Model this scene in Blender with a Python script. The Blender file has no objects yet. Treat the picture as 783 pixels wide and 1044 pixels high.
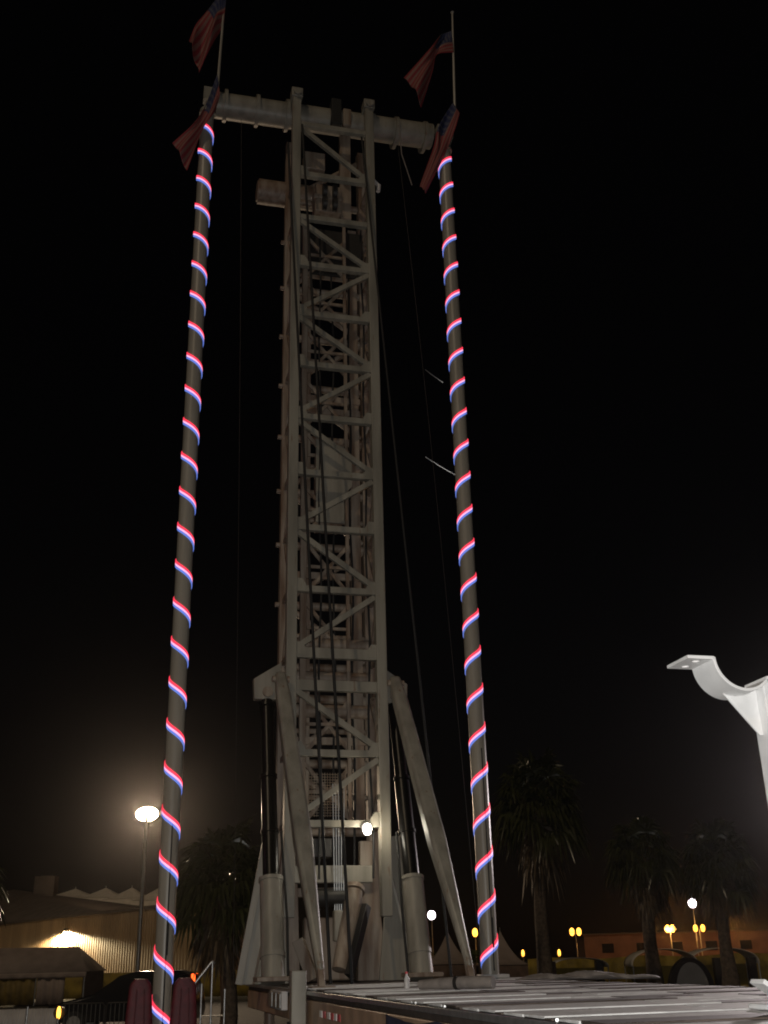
import bpy, bmesh, math, random
from mathutils import Vector, Matrix, Quaternion
random.seed(7)
R = math.radians
S = bpy.context.scene
COL = S.collection
PHI = R(14.5)                       # heading of the ride: x' runs along the cross tube, -y' along the trailer
RIDE = Matrix.Translation((-1.016, 20.0, 0)) @ Matrix.Rotation(PHI, 4, 'Z')
DECK = 1.5

# ------------------------------------------------------------------ materials
def mat(name, col, rough=.5, metal=0., var=.25, scale=6., bump=0., col2=None, emit=None, estr=0., spec=.5, streak=False, rust=0.):
    m = bpy.data.materials.new(name); m.use_nodes = True
    nt = m.node_tree; b = nt.nodes['Principled BSDF']
    b.inputs['Roughness'].default_value = rough
    b.inputs['Metallic'].default_value = metal
    b.inputs['Specular IOR Level'].default_value = spec
    tc = nt.nodes.new('ShaderNodeTexCoord')
    mp = nt.nodes.new('ShaderNodeMapping')
    mp.inputs['Scale'].default_value = (1, 1, .12) if streak else (1, 1, 1)
    nz = nt.nodes.new('ShaderNodeTexNoise'); nz.inputs['Scale'].default_value = scale
    nz.inputs['Detail'].default_value = 6
    nt.links.new(tc.outputs['Object'], mp.inputs['Vector'])
    nt.links.new(mp.outputs['Vector'], nz.inputs['Vector'])
    rp = nt.nodes.new('ShaderNodeValToRGB')
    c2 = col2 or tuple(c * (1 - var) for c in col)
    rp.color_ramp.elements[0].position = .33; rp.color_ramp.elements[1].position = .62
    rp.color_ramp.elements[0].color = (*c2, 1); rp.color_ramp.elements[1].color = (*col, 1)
    nt.links.new(nz.outputs['Fac'], rp.inputs['Fac'])
    colour = rp.outputs['Color']
    if rust:
        n2 = nt.nodes.new('ShaderNodeTexNoise'); n2.inputs['Scale'].default_value = scale * 3.1; n2.inputs['Detail'].default_value = 8; n2.inputs['Roughness'].default_value = .7
        nt.links.new(mp.outputs['Vector'], n2.inputs['Vector'])
        r2 = nt.nodes.new('ShaderNodeValToRGB'); r2.color_ramp.elements[0].position = .70 - rust * .1; r2.color_ramp.elements[1].position = .78 - rust * .1
        nt.links.new(n2.outputs['Fac'], r2.inputs['Fac'])
        mx = nt.nodes.new('ShaderNodeMix'); mx.data_type = 'RGBA'; mx.inputs[7].default_value = (.16, .075, .035, 1)
        nt.links.new(r2.outputs['Color'], mx.inputs[0]); nt.links.new(colour, mx.inputs[6]); colour = mx.outputs[2]
    nt.links.new(colour, b.inputs['Base Color'])
    if bump:
        bp = nt.nodes.new('ShaderNodeBump'); bp.inputs['Strength'].default_value = bump
        bp.inputs['Distance'].default_value = .02
        nt.links.new(nz.outputs['Fac'], bp.inputs['Height'])
        nt.links.new(bp.outputs['Normal'], b.inputs['Normal'])
    if emit:
        b.inputs['Emission Color'].default_value = (*emit, 1)
        b.inputs['Emission Strength'].default_value = estr
    return m

M = {}
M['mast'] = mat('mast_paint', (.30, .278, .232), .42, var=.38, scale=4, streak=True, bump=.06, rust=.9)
M['mast_old'] = mat('weathered_mast_paint', (.30, .25, .20), .5, var=.5, scale=7, streak=True, bump=.1, col2=(.15, .095, .062))  # redder, darker streaks than the front mast paint
M['pole'] = mat('pole_paint', (.34, .31, .265), .38, var=.2, scale=5, streak=True)
M['dark'] = mat('dark_iron', (.035, .032, .03), .5, .3, scale=9)
M['black'] = mat('black_rubber', (.012, .012, .012), .7)
M['chrome'] = mat('black_gloss_rod', (.008, .0075, .007), .3, 0., var=.3, scale=12, spec=.22)
M['white'] = mat('white_gloss_paint', (.85, .85, .85), .38, var=.12, scale=5, bump=.05, rust=.55)
M['alu'] = mat('aluminium_deck_plate', (.74, .74, .73), .6, .0, var=.3, scale=7, bump=.08, rust=.6)
M['deckdark'] = mat('worn_brown_deck_plate', (.09, .068, .055), .65, 0, var=.5, scale=5, bump=.15)
M['chassis'] = mat('trailer_chassis_paint', (.50, .34, .23), .45, var=.35, scale=3, bump=.06)
M['navy'] = mat('navy_skirt_cloth', (.018, .019, .042), .8, var=.4, scale=10, bump=.2)
M['canvas'] = mat('grey_canvas', (.24, .21, .19), .8, var=.3, scale=8, bump=.25)
M['red_vinyl'] = mat('dark_red_vinyl', (.115, .009, .018), .6, var=.4, scale=9, bump=.12)
M['steel'] = mat('galvanised_steel', (.45, .45, .44), .35, .8, scale=14)
M['asphalt'] = mat('asphalt', (.038, .036, .034), .85, var=.45, scale=2.5, bump=.4)
M['corr'] = mat('corrugated_tan_metal', (.40, .27, .145), .55, 0, var=.4, scale=.5, streak=True, rust=.4)
M['roofdark'] = mat('brown_roof_sheet', (.11, .085, .07), .7, var=.35, scale=.8)
M['tent'] = mat('white_tent_vinyl', (.62, .57, .50), .6, var=.18, scale=1.5, bump=.1)
M['tent_brown'] = mat('brown_tent_wall', (.14, .09, .065), .75, var=.4, scale=3)
M['tent_grey'] = mat('greyish_canopy_vinyl', (.30, .24, .21), .65, var=.25, scale=1.5, bump=.1)
M['tent_yellow'] = mat('mustard_side_panel', (.20, .14, .035), .7, var=.45, scale=2.5)
M['yellow'] = mat('mustard_scrim', (.34, .24, .03), .75, var=.6, scale=1.4)
M['brownwall'] = mat('brown_stucco', (.22, .11, .07), .85, var=.3, scale=.5)
M['trunk'] = mat('palm_bark', (.12, .09, .065), .9, var=.55, scale=9, bump=.8)
M['frond'] = mat('palm_frond', (.05, .055, .022), .3, var=.5, scale=3)
M['frond_dead'] = mat('dead_palm_frond', (.11, .075, .04), .6, var=.5, scale=4)
M['leaf'] = mat('hedge_leaf', (.07, .11, .03), .45, var=.5, scale=6)
M['carpaint'] = mat('black_car_paint', (.012, .013, .016), .2, .2, var=.2)
M['glass'] = mat('dark_car_glass', (.012, .013, .014), .06, var=.1)
M['rubber'] = mat('tyre_rubber', (.02, .02, .02), .8)
M['vinyl'] = mat('white_vinyl_panel', (.55, .53, .52), .45, var=.2, scale=2)
def emat(name, col, s):
    return mat(name, tuple(min(.8, c) for c in col), .5, emit=col, estr=s, var=0)
M['led_red'] = emat('red_light_strip', (1, .045, .09), 1.25)
M['led_white'] = emat('white_light_strip', (1, .45, .72), 1.15)
M['led_blue'] = emat('blue_light_strip', (.17, .28, .95), .72)
M['lamp_warm'] = emat('warm_lamp_glass', (1, .80, .52), 60)
M['lamp_white'] = emat('white_lamp_glass', (1, .88, .95), 14)
M['lamp_amber'] = emat('amber_lamp_glass', (1, .42, .05), 5)
M['lamp_tail'] = emat('tail_light_glass', (1, .10, .015), 3.2)
M['lamp_bulb'] = emat('work_light_glass', (1, .93, .78), 40)
M['tape_red'] = mat('red_reflective_tape', (.55, .03, .04), .3, var=0)
M['tape_white'] = mat('white_reflective_tape', (.9, .88, .88), .3, var=0)

def flag_mat():
    m = bpy.data.materials.new('flag_cloth'); m.use_nodes = True
    nt = m.node_tree; b = nt.nodes['Principled BSDF']; b.inputs['Roughness'].default_value = .8
    N = nt.nodes.new; L = nt.links.new
    uv = N('ShaderNodeTexCoord'); sp = N('ShaderNodeSeparateXYZ'); L(uv.outputs['UV'], sp.inputs[0])
    def mt(op, a, bb=None):
        n = N('ShaderNodeMath'); n.operation = op
        for i, x in enumerate((a, bb)):
            if x is None: continue
            if isinstance(x, (int, float)): n.inputs[i].default_value = x
            else: L(x, n.inputs[i])
        return n.outputs[0]
    s, t = sp.outputs['X'], sp.outputs['Y']
    st = mt('LESS_THAN', mt('FRACT', mt('MULTIPLY', t, 6.5)), .5)          # 13 stripes, red first and last
    can = mt('MULTIPLY', mt('LESS_THAN', s, .40), mt('GREATER_THAN', t, 6 / 13))
    sx = mt('SUBTRACT', mt('FRACT', mt('MULTIPLY', s, 15)), .5); ty = mt('SUBTRACT', mt('FRACT', mt('MULTIPLY', t, 16.7)), .5)
    star = mt('LESS_THAN', mt('ADD', mt('MULTIPLY', sx, sx), mt('MULTIPLY', ty, ty)), .06)
    m1 = N('ShaderNodeMix'); m1.data_type = 'RGBA'
    m1.inputs[6].default_value = (.24, .12, .10, 1); m1.inputs[7].default_value = (.24, .028, .035, 1); L(st, m1.inputs[0])
    m2 = N('ShaderNodeMix'); m2.data_type = 'RGBA'
    m2.inputs[6].default_value = (.02, .025, .08, 1); m2.inputs[7].default_value = (.12, .12, .14, 1); L(star, m2.inputs[0])
    m3 = N('ShaderNodeMix'); m3.data_type = 'RGBA'
    L(can, m3.inputs[0]); L(m1.outputs[2], m3.inputs[6]); L(m2.outputs[2], m3.inputs[7])
    L(m3.outputs[2], b.inputs['Base Color'])
    return m
M['flag'] = flag_mat()

# ------------------------------------------------------------------ mesh builder
class MB:
    def __init__(s): s.v = []; s.f = []; s.uv = {}
    def add(s, vs, fs):
        n = len(s.v); s.v += [Vector(p) for p in vs]; s.f += [tuple(i + n for i in f) for f in fs]; return s
    def box(s, c, d, rot=None):
        c = Vector(c); x, y, z = (q / 2 for q in d)
        vs = [Vector((a * x, b * y, e * z)) for e in (-1, 1) for a, b in ((-1, -1), (1, -1), (1, 1), (-1, 1))]
        if rot is not None: vs = [rot @ p for p in vs]
        return s.add([c + p for p in vs], [(0, 3, 2, 1), (4, 5, 6, 7), (0, 1, 5, 4), (1, 2, 6, 5), (2, 3, 7, 6), (3, 0, 4, 7)])
    def bar(s, p0, p1, w, h, up=(0, 0, 1), w1=None, h1=None):
        p0, p1 = Vector(p0), Vector(p1); d = (p1 - p0).normalized(); up = Vector(up)
        if abs(d.dot(up)) > .98: up = Vector((0, 1, 0))
        sd = d.cross(up).normalized(); un = sd.cross(d)
        w1 = w if w1 is None else w1; h1 = h if h1 is None else h1
        vs = []
        for p, a, b in ((p0, w, h), (p1, w1, h1)):
            for i, j in ((-1, -1), (1, -1), (1, 1), (-1, 1)): vs.append(p + sd * a / 2 * i + un * b / 2 * j)
        return s.add(vs, [(0, 3, 2, 1), (4, 5, 6, 7), (0, 1, 5, 4), (1, 2, 6, 5), (2, 3, 7, 6), (3, 0, 4, 7)])
    def sweep(s, pts, r, n=14, caps=True):
        pts = [Vector(p) for p in pts]
        rs = r if isinstance(r, (list, tuple)) else [r] * len(pts)
        base = len(s.v); ref = None
        for i, p in enumerate(pts):
            d = (pts[min(i + 1, len(pts) - 1)] - pts[max(i - 1, 0)]).normalized()
            if ref is None: ref = d.orthogonal().normalized()
            ref = (ref - d * ref.dot(d)).normalized(); q = d.cross(ref)
            for k in range(n):
                a = 2 * math.pi * k / n
                s.v.append(p + (ref * math.cos(a) + q * math.sin(a)) * rs[i])
        for i in range(len(pts) - 1):
            for k in range(n):
                a, b = base + i * n + k, base + i * n + (k + 1) % n
                s.f.append((a, b, b + n, a + n))
        if caps:
            s.f.append(tuple(base + k for k in reversed(range(n))))
            s.f.append(tuple(base + (len(pts) - 1) * n + k for k in range(n)))
        return s
    def loft(s, pts, ws):
        d = (pts[-1] - pts[0]).normalized(); sd = d.cross(Vector((0, 1, 0))).normalized(); un = sd.cross(d); b = len(s.v)
        for p, w in zip(pts, ws):
            for i, j in ((-1, -1), (1, -1), (1, 1), (-1, 1)): s.v.append(p + sd * w / 2 * i + un * w / 2 * j)
        for i in range(len(pts) - 1):
            for k in range(4):
                a, c = b + 4 * i + k, b + 4 * i + (k + 1) % 4; s.f.append((a, c, c + 4, a + 4))
        n = b + 4 * (len(pts) - 1); s.f += [(b + 3, b + 2, b + 1, b), (n, n + 1, n + 2, n + 3)]
        return s
    def cyl(s, p0, p1, r0, r1=None, n=20): return s.sweep([p0, p1], [r0, r0 if r1 is None else r1], n)
    def ext(s, pts, vec):
        pts = [Vector(p) for p in pts]; n = len(pts); vec = Vector(vec)
        fs = [tuple(range(n)), tuple(n + k for k in reversed(range(n)))]
        fs += [(k, n + k, n + (k + 1) % n, (k + 1) % n) for k in range(n)]
        return s.add(pts + [p + vec for p in pts], fs)
    def lathe(s, prof, c=(0, 0, 0), n=24):
        c = Vector(c); base = len(s.v)
        for r, z in prof:
            for k in range(n):
                a = 2 * math.pi * k / n; s.v.append(c + Vector((r * math.cos(a), r * math.sin(a), z)))
        for i in range(len(prof) - 1):
            for k in range(n):
                a, b = base + i * n + k, base + i * n + (k + 1) % n
                s.f.append((a, b, b + n, a + n))
        return s
    def grid(s, fn, nu, nv):
        base = len(s.v)
        for j in range(nv + 1):
            for i in range(nu + 1):
                s.uv[len(s.v)] = (i / nu, j / nv); s.v.append(Vector(fn(i / nu, j / nv)))
        for j in range(nv):
            for i in range(nu):
                a = base + j * (nu + 1) + i; s.f.append((a, a + 1, a + nu + 2, a + nu + 1))
        return s
    def build(s, name, m, parent=None, base=(0, 0, 0), bevel=0, solid=0, angle=35, recalc=True):
        base = Vector(base)
        me = bpy.data.meshes.new(name)
        me.from_pydata([p - base for p in s.v], [], s.f)
        if s.uv:
            l = me.uv_layers.new(name='UVMap')
            for lp in me.loops: l.data[lp.index].uv = s.uv.get(lp.vertex_index, (0, 0))
        if recalc:
            bm = bmesh.new(); bm.from_mesh(me); bmesh.ops.recalc_face_normals(bm, faces=bm.faces); bm.to_mesh(me); bm.free()
        for p in me.polygons: p.use_smooth = True
        me.set_sharp_from_angle(angle=R(angle))
        me.materials.append(m)
        o = bpy.data.objects.new(name, me); COL.objects.link(o)
        if parent is not None: o.parent = parent
        if bevel:
            b = o.modifiers.new('Bevel', 'BEVEL'); b.width = bevel; b.segments = 2; b.limit_method = 'ANGLE'; b.angle_limit = R(40)
        if solid:
            b = o.modifiers.new('Solidify', 'SOLIDIFY'); b.thickness = solid; b.offset = 0
        return o

def tag(o, label=None, cat=None, group=None, kind=None):
    if label: o['label'] = label
    if cat: o['category'] = cat
    if group: o['group'] = group
    if kind: o['kind'] = kind
    return o

def U(u, v, z): return Vector((u, -v, z))          # ride coordinates: u across, v towards the cradle end, z up

class Thing:
    """An Empty at the base of a thing; parts are built in ride (or world) coordinates and parented to it."""
    def __init__(s, name, base, label, cat, group=None, ride=True):
        s.base = Vector(base)
        s.e = bpy.data.objects.new(name, None); s.e.empty_display_size = .3; COL.objects.link(s.e)
        if ride:
            s.e.location = RIDE @ s.base; s.e.rotation_euler = (0, 0, PHI)
        else: s.e.location = s.base
        tag(s.e, label, cat, group)
    def part(s, mb, name, m, parent=None, label=None, **k):
        o = mb.build(name, m, parent or s.e, s.base, **k)
        if label: o['label'] = label
        return o

def single(mb, name, m, base, label, cat, group=None, ride=True, kind=None, **k):
    o = mb.build(name, m, None, base, **k)
    if ride:
        o.location = RIDE @ Vector(base); o.rotation_euler = (0, 0, PHI)
    else: o.location = base
    return tag(o, label, cat, group, kind)

def copy_tree(o, parent=None):
    c = o.copy(); COL.objects.link(c)
    if parent is not None: c.parent = parent
    for ch in list(o.children): copy_tree(ch, c)
    return c

# ------------------------------------------------------------------ ground
g = MB().grid(lambda s, t: (-190 + 380 * s, -50 + 340 * t, .03 * math.sin(40 * s) * math.sin(33 * t) - .03), 40, 40)
single(g, 'ground', M['asphalt'], (0, 0, 0), None, None, ride=False, kind='structure')

# ------------------------------------------------------------------ ride tower
HW, DP, LG = .88, .95, .2          # half width, depth, leg size
UC = .03
T = Thing('ride_tower', U(0, -.5, DECK), 'tall grey lattice tower with a cross tube on top, between two striped poles', 'tower')
Z0, ZT = DECK, 20.85
for sx in (-1, 1):                                                  # front legs stop above the deck, rear legs stand on it
    T.part(MB().bar(U(UC + sx * HW, 0, 2.55), U(UC + sx * HW, 0, ZT), LG, LG, up=(0, 1, 0)), 'leg', M['mast'], bevel=.012)
    T.part(MB().bar(U(UC + sx * HW, -DP, 2.6), U(UC + sx * HW, -DP, 20.3), LG * .98, LG * .98, up=(0, 1, 0)), 'leg', M['mast_old'], label='rear leg with weathered reddish paint', bevel=.012)
rungs = [4.13, 5.39, 6.65, 7.28, 8.56, 9.85, 11.06, 12.34, 13.6, 14.86, 16.15, 17.42, 18.64, 20.1]
for z in rungs:
    h = .2 if z in (6.65, 7.28) else .125
    a = U(UC - HW + LG / 2, 0, z); b = U(UC + HW - LG / 2, 0, z)
    T.part(MB().bar(a, b, .13, h), 'rung', M['mast'], bevel=.008)
    off = U(0, -DP, 0) - U(0, 0, 0)
    if z < 20:
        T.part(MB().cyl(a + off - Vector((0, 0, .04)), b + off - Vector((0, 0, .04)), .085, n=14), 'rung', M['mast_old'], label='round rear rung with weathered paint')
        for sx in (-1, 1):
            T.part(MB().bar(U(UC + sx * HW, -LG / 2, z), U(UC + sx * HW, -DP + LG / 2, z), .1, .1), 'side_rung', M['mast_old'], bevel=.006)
panels = [(4.13, 5.39, 1), (5.39, 6.65, -1), (7.28, 8.56, 1), (8.56, 9.85, -1), (9.85, 11.06, 1), (11.06, 12.34, -1), (12.34, 13.6, 1),
          (13.6, 14.86, -1), (14.86, 16.15, 1), (16.15, 17.42, -1), (18.64, 20.1, -1)]
for i, (za, zb, s) in enumerate(panels):                             # zigzag: s=1 rises to the right
    ul, ur = UC - HW + LG / 2, UC + HW - LG / 2
    p, q = (U(ul, .01, za + .1), U(ur, .01, zb - .1)) if s > 0 else (U(ul, .01, zb - .1), U(ur, .01, za + .1))
    T.part(MB().bar(p, q, .09, .11), 'diagonal_brace', M['mast'], bevel=.006)
    p2, q2 = (U(ul, -DP, zb - .1), U(ur, -DP, za + .1)) if s > 0 else (U(ul, -DP, za + .1), U(ur, -DP, zb - .1))
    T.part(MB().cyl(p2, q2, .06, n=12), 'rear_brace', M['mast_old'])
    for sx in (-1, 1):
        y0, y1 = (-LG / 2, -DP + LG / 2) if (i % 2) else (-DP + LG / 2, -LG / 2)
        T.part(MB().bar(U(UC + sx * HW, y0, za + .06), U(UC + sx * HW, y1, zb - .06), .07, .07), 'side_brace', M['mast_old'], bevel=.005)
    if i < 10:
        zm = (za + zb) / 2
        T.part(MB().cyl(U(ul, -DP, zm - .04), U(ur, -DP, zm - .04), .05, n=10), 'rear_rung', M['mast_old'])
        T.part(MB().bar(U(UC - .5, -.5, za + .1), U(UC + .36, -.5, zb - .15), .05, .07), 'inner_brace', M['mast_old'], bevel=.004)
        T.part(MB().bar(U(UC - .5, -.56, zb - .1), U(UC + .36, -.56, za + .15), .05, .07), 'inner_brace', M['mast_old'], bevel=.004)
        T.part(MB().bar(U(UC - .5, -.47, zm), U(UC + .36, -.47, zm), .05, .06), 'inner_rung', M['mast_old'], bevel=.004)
    for sx in (-1, 1):
        ug = UC + sx * (HW - LG / 2 - .08)
        T.part(MB().ext([U(ug - .1, .062, za - .06), U(ug + .1, .062, za - .06), U(ug + .1, .062, za + .2), U(ug - sx * .02, .062, za + .2), U(ug - sx * .1, .062, za + .08)] if sx > 0 else
                        [U(ug + .1, .062, za - .06), U(ug - .1, .062, za - .06), U(ug - .1, .062, za + .2), U(ug + .02, .062, za + .2), U(ug + .1, .062, za + .08)], (0, -.012, 0)).cyl(U(ug + sx * .055, .06, za + .13), U(ug + sx * .055, .08, za + .13), .016, n=8).cyl(U(ug + sx * .055, .06, za), U(ug + sx * .055, .08, za), .016, n=8), 'gusset_plate', M['mast'])
# guide studs standing out of the rear left leg
for z in rungs[4:12]:
    for sx in (-1, 1):
        T.part(MB().cyl(U(UC + sx * (HW + .09), -DP, z - .04), U(UC + sx * (HW + .18), -DP, z - .04), .05, n=10), 'guide_stud', M['mast_old'])
# cross tubes
ct = T.part(MB().cyl(U(-2.72, -.45, 20.7), U(2.62, -.45, 20.78), .31, n=32), 'cross_tube', M['mast'])
for u in (-1.74, -1.02, 1.08, 1.68, 2.42, -2.5):
    T.part(MB().cyl(U(u - .04, -.45, 20.72), U(u + .04, -.45, 20.72), .385, n=32), 'flange', M['mast'], ct)
T.part(MB().box(U(.14, -.2, 20.75), (.25, .30, .78)), 'dark_box', M['black'], ct, bevel=.02)  # plain black box over the middle of the tube
T.part(MB().box(U(.40, -.17, 20.62), (.2, .24, .5)), 'clamp_plate', M['mast_old'], ct, bevel=.02)
for sx in (-1, 1):                                                  # leg heads that cradle the tube
    T.part(MB().box(U(UC + sx * HW, -.02, 20.98), (.27, .3, .26)).cyl(U(UC + sx * HW, .14, 20.95), U(UC + sx * HW, .2, 20.95), .1, n=14), 'leg_head', M['mast'], bevel=.015)
T.part(MB().cyl(U(-1.58, -1.12, 18.9), U(.55, -1.12, 18.9), .3, n=32).cyl(U(-1.61, -1.12, 18.9), U(-1.57, -1.12, 18.9), .25, n=32), 'rear_cross_tube', M['mast_old'])
# sheave block and cross frames below the top
sh = T.part(MB().box(U(-.02, -.55, 18.35), (.62, .4, .75)).box(U(-.02, -.33, 18.36), (.7, .05, .1)), 'sheave_block', M['mast_old'], bevel=.015)
for u, z in ((-.12, 18.5), (.12, 18.5), (-.12, 18.15), (.12, 18.15)):
    T.part(MB().cyl(U(u - .05, -.3, z), U(u + .05, -.3, z), .17, n=20), 'pulley', M['dark'], sh)
T.part(MB().box(U(.1, -.62, 17.0), (1.5, .06, 1.25)), 'machine_plate', M['dark'], label='dark plate behind the upper rungs', bevel=.01)
T.part(MB().box(U(-.32, -.6, 19.5), (.5, .3, .5)), 'machine_box', M['mast_old'], bevel=.02)
T.part(MB().bar(U(.42, -.5, 17.9), U(.42, -.5, 20.4), .26, .14, up=(0, 1, 0)), 'inner_post', M['mast_old'], bevel=.01)
# inner guide rails and hoses
for u, v, w in ((-.55, -.42, .12), (.36, -.42, .07), (-.38, -.8, .07), (.62, -.80, .2)):
    T.part(MB().bar(U(u, v, 4.2), U(u, v, 17.8), w, w * .9, up=(0, 1, 0)), 'guide_rail', M['mast_old'], bevel=.006)
for u, v in ((-.22, -.35), (.12, -.62), (.5, -.66), (-.68, -.66), (.72, -.2)):
    pts = [U(u + .025 * math.sin(k * 1.3 + u * 9), v + .03 * math.cos(k * .9), 3.2 + k * .75) for k in range(20)]
    T.part(MB().sweep(pts, .022, 8), 'hose', M['black'])
# carriage plates seen through the bracing
T.part(MB().ext([U(-.3, -.36, 10.15), U(.3, -.36, 10.15), U(.3, -.36, 10.8), U(.47, -.36, 11.0), U(.47, -.36, 11.55), U(.3, -.36, 11.9), U(-.3, -.36, 12.05)], (0, .05, 0)), 'carriage_plate', M['mast'], bevel=.008)
T.part(MB().box(U(-.02, -.62, 10.9), (.5, .3, 1.7)), 'carriage_body', M['mast_old'], bevel=.02)
for z in (6.95, 7.62, 6.3):
    T.part(MB().cyl(U(-.75, -.6, z), U(.8, -.6, z), .13, n=18), 'carriage_roller', M['mast_old'])
for z in (9.1, 12.9, 14.1, 15.4, 16.4, 13.2, 5.75):
    T.part(MB().bar(U(-.75, -.72, z), U(.75, -.72, z), .06, .14), 'cross_channel', M['mast_old'], bevel=.005)
# wire cage
cg = MB()
for k in range(14): cg.cyl(U(-.42 + k * .05, -.4, 4.3), U(-.42 + k * .05, -.4, 5.1), .007, n=5)
for k in range(16): cg.cyl(U(-.44, -.4, 4.32 + k * .05), U(.25, -.4, 4.32 + k * .05), .007, n=5)
cg.bar(U(-.46, -.4, 4.28), U(-.46, -.4, 5.14), .04, .04, up=(0, 1, 0)).bar(U(.27, -.4, 4.28), U(.27, -.4, 5.14), .04, .04, up=(0, 1, 0))
T.part(cg, 'wire_cage', M['mast_old'])
# base of the tower
T.part(MB().bar(U(-.78, -.55, 3.3), U(.78, -.55, 3.3), .2, .3), 'base_beam', M['mast'], bevel=.012)
T.part(MB().bar(U(-.78, -.75, 3.0), U(.78, -.75, 3.0), .18, .16), 'base_beam', M['mast_old'], bevel=.012)
T.part(MB().ext([U(.52, -.8, DECK + .005), U(1.06, -.8, DECK + .005), U(.86, -.8, 3.9), U(.6, -.8, 3.9)], (0, -.16, 0)), 'foot_plate', M['mast_old'], bevel=.012)
T.part(MB().ext([U(-1.06, -.8, DECK + .005), U(-.52, -.8, DECK + .005), U(-.6, -.8, 3.9), U(-.86, -.8, 3.9)], (0, -.16, 0)), 'foot_plate', M['mast_old'], bevel=.012)
for s in (-1, 1):
    q = [U(UC + s * 1.22, -.3, 3.95), U(UC + s * 1.06, -.3, 3.95), U(UC + s * .80, -.3, DECK + .005), U(UC + s * 1.66, -.3, DECK + .005)]
    og = T.part(MB().ext(q, (0, .05, 0)), 'outrigger_plate', M['mast'], bevel=.008)
    T.part(MB().bar(U(UC + s * 1.24, -.24, 3.95), U(UC + s * 1.68, -.24, DECK + .01), .12, .05), 'edge_flange', M['mast'], og, bevel=.006)
    T.part(MB().bar(U(UC + s * 1.06, -.24, 3.2), U(UC + s * 1.42, -.1, DECK + .01), .1, .05), 'edge_flange', M['mast'], og, bevel=.006)
    T.part(MB().ext([U(UC + s * .98, -.42, 7.2), U(UC + s * 1.02, -.42, 6.46), U(UC + s * 1.5, -.42, 6.46), U(UC + s * 1.52, -.42, 6.85)], (0, .17, 0)), 'cylinder_bracket', M['mast'], bevel=.015)
    T.part(MB().cyl(U(UC + s * 1.25, -.6, 6.6), U(UC + s * 1.25, -.36, 6.6), .1, n=16), 'bracket_pin', M['mast_old'])
T.part(MB().sweep([U(.42, -.45, 3.0), U(.36, -.35, 2.7), U(.05, 0, 1.7)], [.17, .16, .13], 18).cyl(U(.44, -.5, 3.05), U(.42, -.45, 2.98), .2, n=18), 'tilt_ram', M['mast_old'])
T.part(MB().bar(U(.62, -.3, 2.75), U(.2, .1, 1.6), .12, .16), 'tilt_link', M['dark'], bevel=.01)
hb = T.part(MB().box(U(.14, -.4, 2.42), (.22, .2, .52)), 'hook_block', M['mast'], bevel=.03)
for k in range(5):
    T.part(MB().cyl(U(.06 + .04 * k, -.4, 2.68), U(.03 + .055 * k, -.4, 4.9), .009, n=6), 'hoist_wire', M['steel'], hb)
T.part(MB().box(U(-.25, -.5, 3.75), (.5, .3, .34)), 'motor_box', M['dark'], bevel=.02)
T.part(MB().cyl(U(-.45, -.5, 2.9), U(.3, -.5, 2.9), .16, n=18), 'winch_drum', M['dark'], bevel=.01)
T.part(MB().bar(U(-.6, -.42, 2.2), U(-.35, -.3, 1.55), .14, .2), 'tilt_link', M['mast_old'], bevel=.01)
T.part(MB().box(U(.0, -.75, 2.05), (.9, .25, 1.05)), 'valve_cabinet', M['mast_old'], bevel=.03)
# small white fitting at the top right
T.part(MB().bar(U(1.03, -.1, 18.85), U(1.16, -.1, 18.7), .07, .05).cyl(U(1.13, -.1, 18.55), U(1.15, -.1, 18.74), .05, n=12), 'side_fitting', M['vinyl'], label='small white fitting on the right leg')

# work light hanging in the tower
W = Thing('work_light', U(.55, .05, 4.0), 'lit round white work light at the bottom of the tower', 'lamp')
W.part(MB().bar(U(.55, .03, 4.08), U(.55, -.02, 4.13), .05, .1, up=(1, 0, 0)).cyl(U(.55, .04, 4.10), U(.55, .09, 4.06), .055, .1, n=18), 'housing', M['dark'])
bs = MB(); c = U(.55, .16, 4.02)
bs.lathe([(.001, -.10), (.04, -.088), (.066, -.05), (.078, 0), (.066, .05), (.04, .088), (.001, .1)], c, 18)
W.part(bs, 'bulb', M['lamp_bulb'], recalc=True)

# ------------------------------------------------------------------ hydraulic cylinders and support struts
def cylinder(s, label):
    u = UC + s * 1.25
    top, bot = U(u, -.5, 6.44), U(u, .9, DECK)
    at = lambda t: top.lerp(bot, t)
    H = Thing('hydraulic_cylinder', bot, label, 'hydraulic cylinder', 'hydraulic cylinders beside the tower')
    H.part(MB().cyl(at(0), at(.31), .115, n=28), 'rod', M['chrome'])
    H.part(MB().cyl(at(.31), at(.68), .14, n=28), 'rod_stage', M['chrome'])
    for t, r in ((.02, .15), (.3, .155), (.5, .16)):
        H.part(MB().cyl(at(t - .006), at(t + .006), r, n=28), 'collar', M['chrome'])
    H.part(MB().cyl(at(.665), at(.99), .195, n=28).cyl(at(.66), at(.672), .213, n=28).cyl(at(.9), at(.915), .21, n=28), 'barrel', M['mast'])
    H.part(MB().box(at(.985) + Vector((0, 0, .03)), (.6, .5, .07)), 'base_plate', M['mast_old'], bevel=.01)
    H.part(MB().sweep([at(.5) - U(s * .2, 0, 0), at(.62) - U(s * .22, -.03, 0), at(.8) - U(s * .25, -.05, 0), at(.97) - U(s * .24, -.02, 0)], .022, 8), 'hose', M['black'])
cylinder(-1, 'dark steel hydraulic cylinder left of the tower, under the jutting bracket')
cylinder(1, 'dark steel hydraulic cylinder right of the tower, beside the slanting strut')

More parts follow.
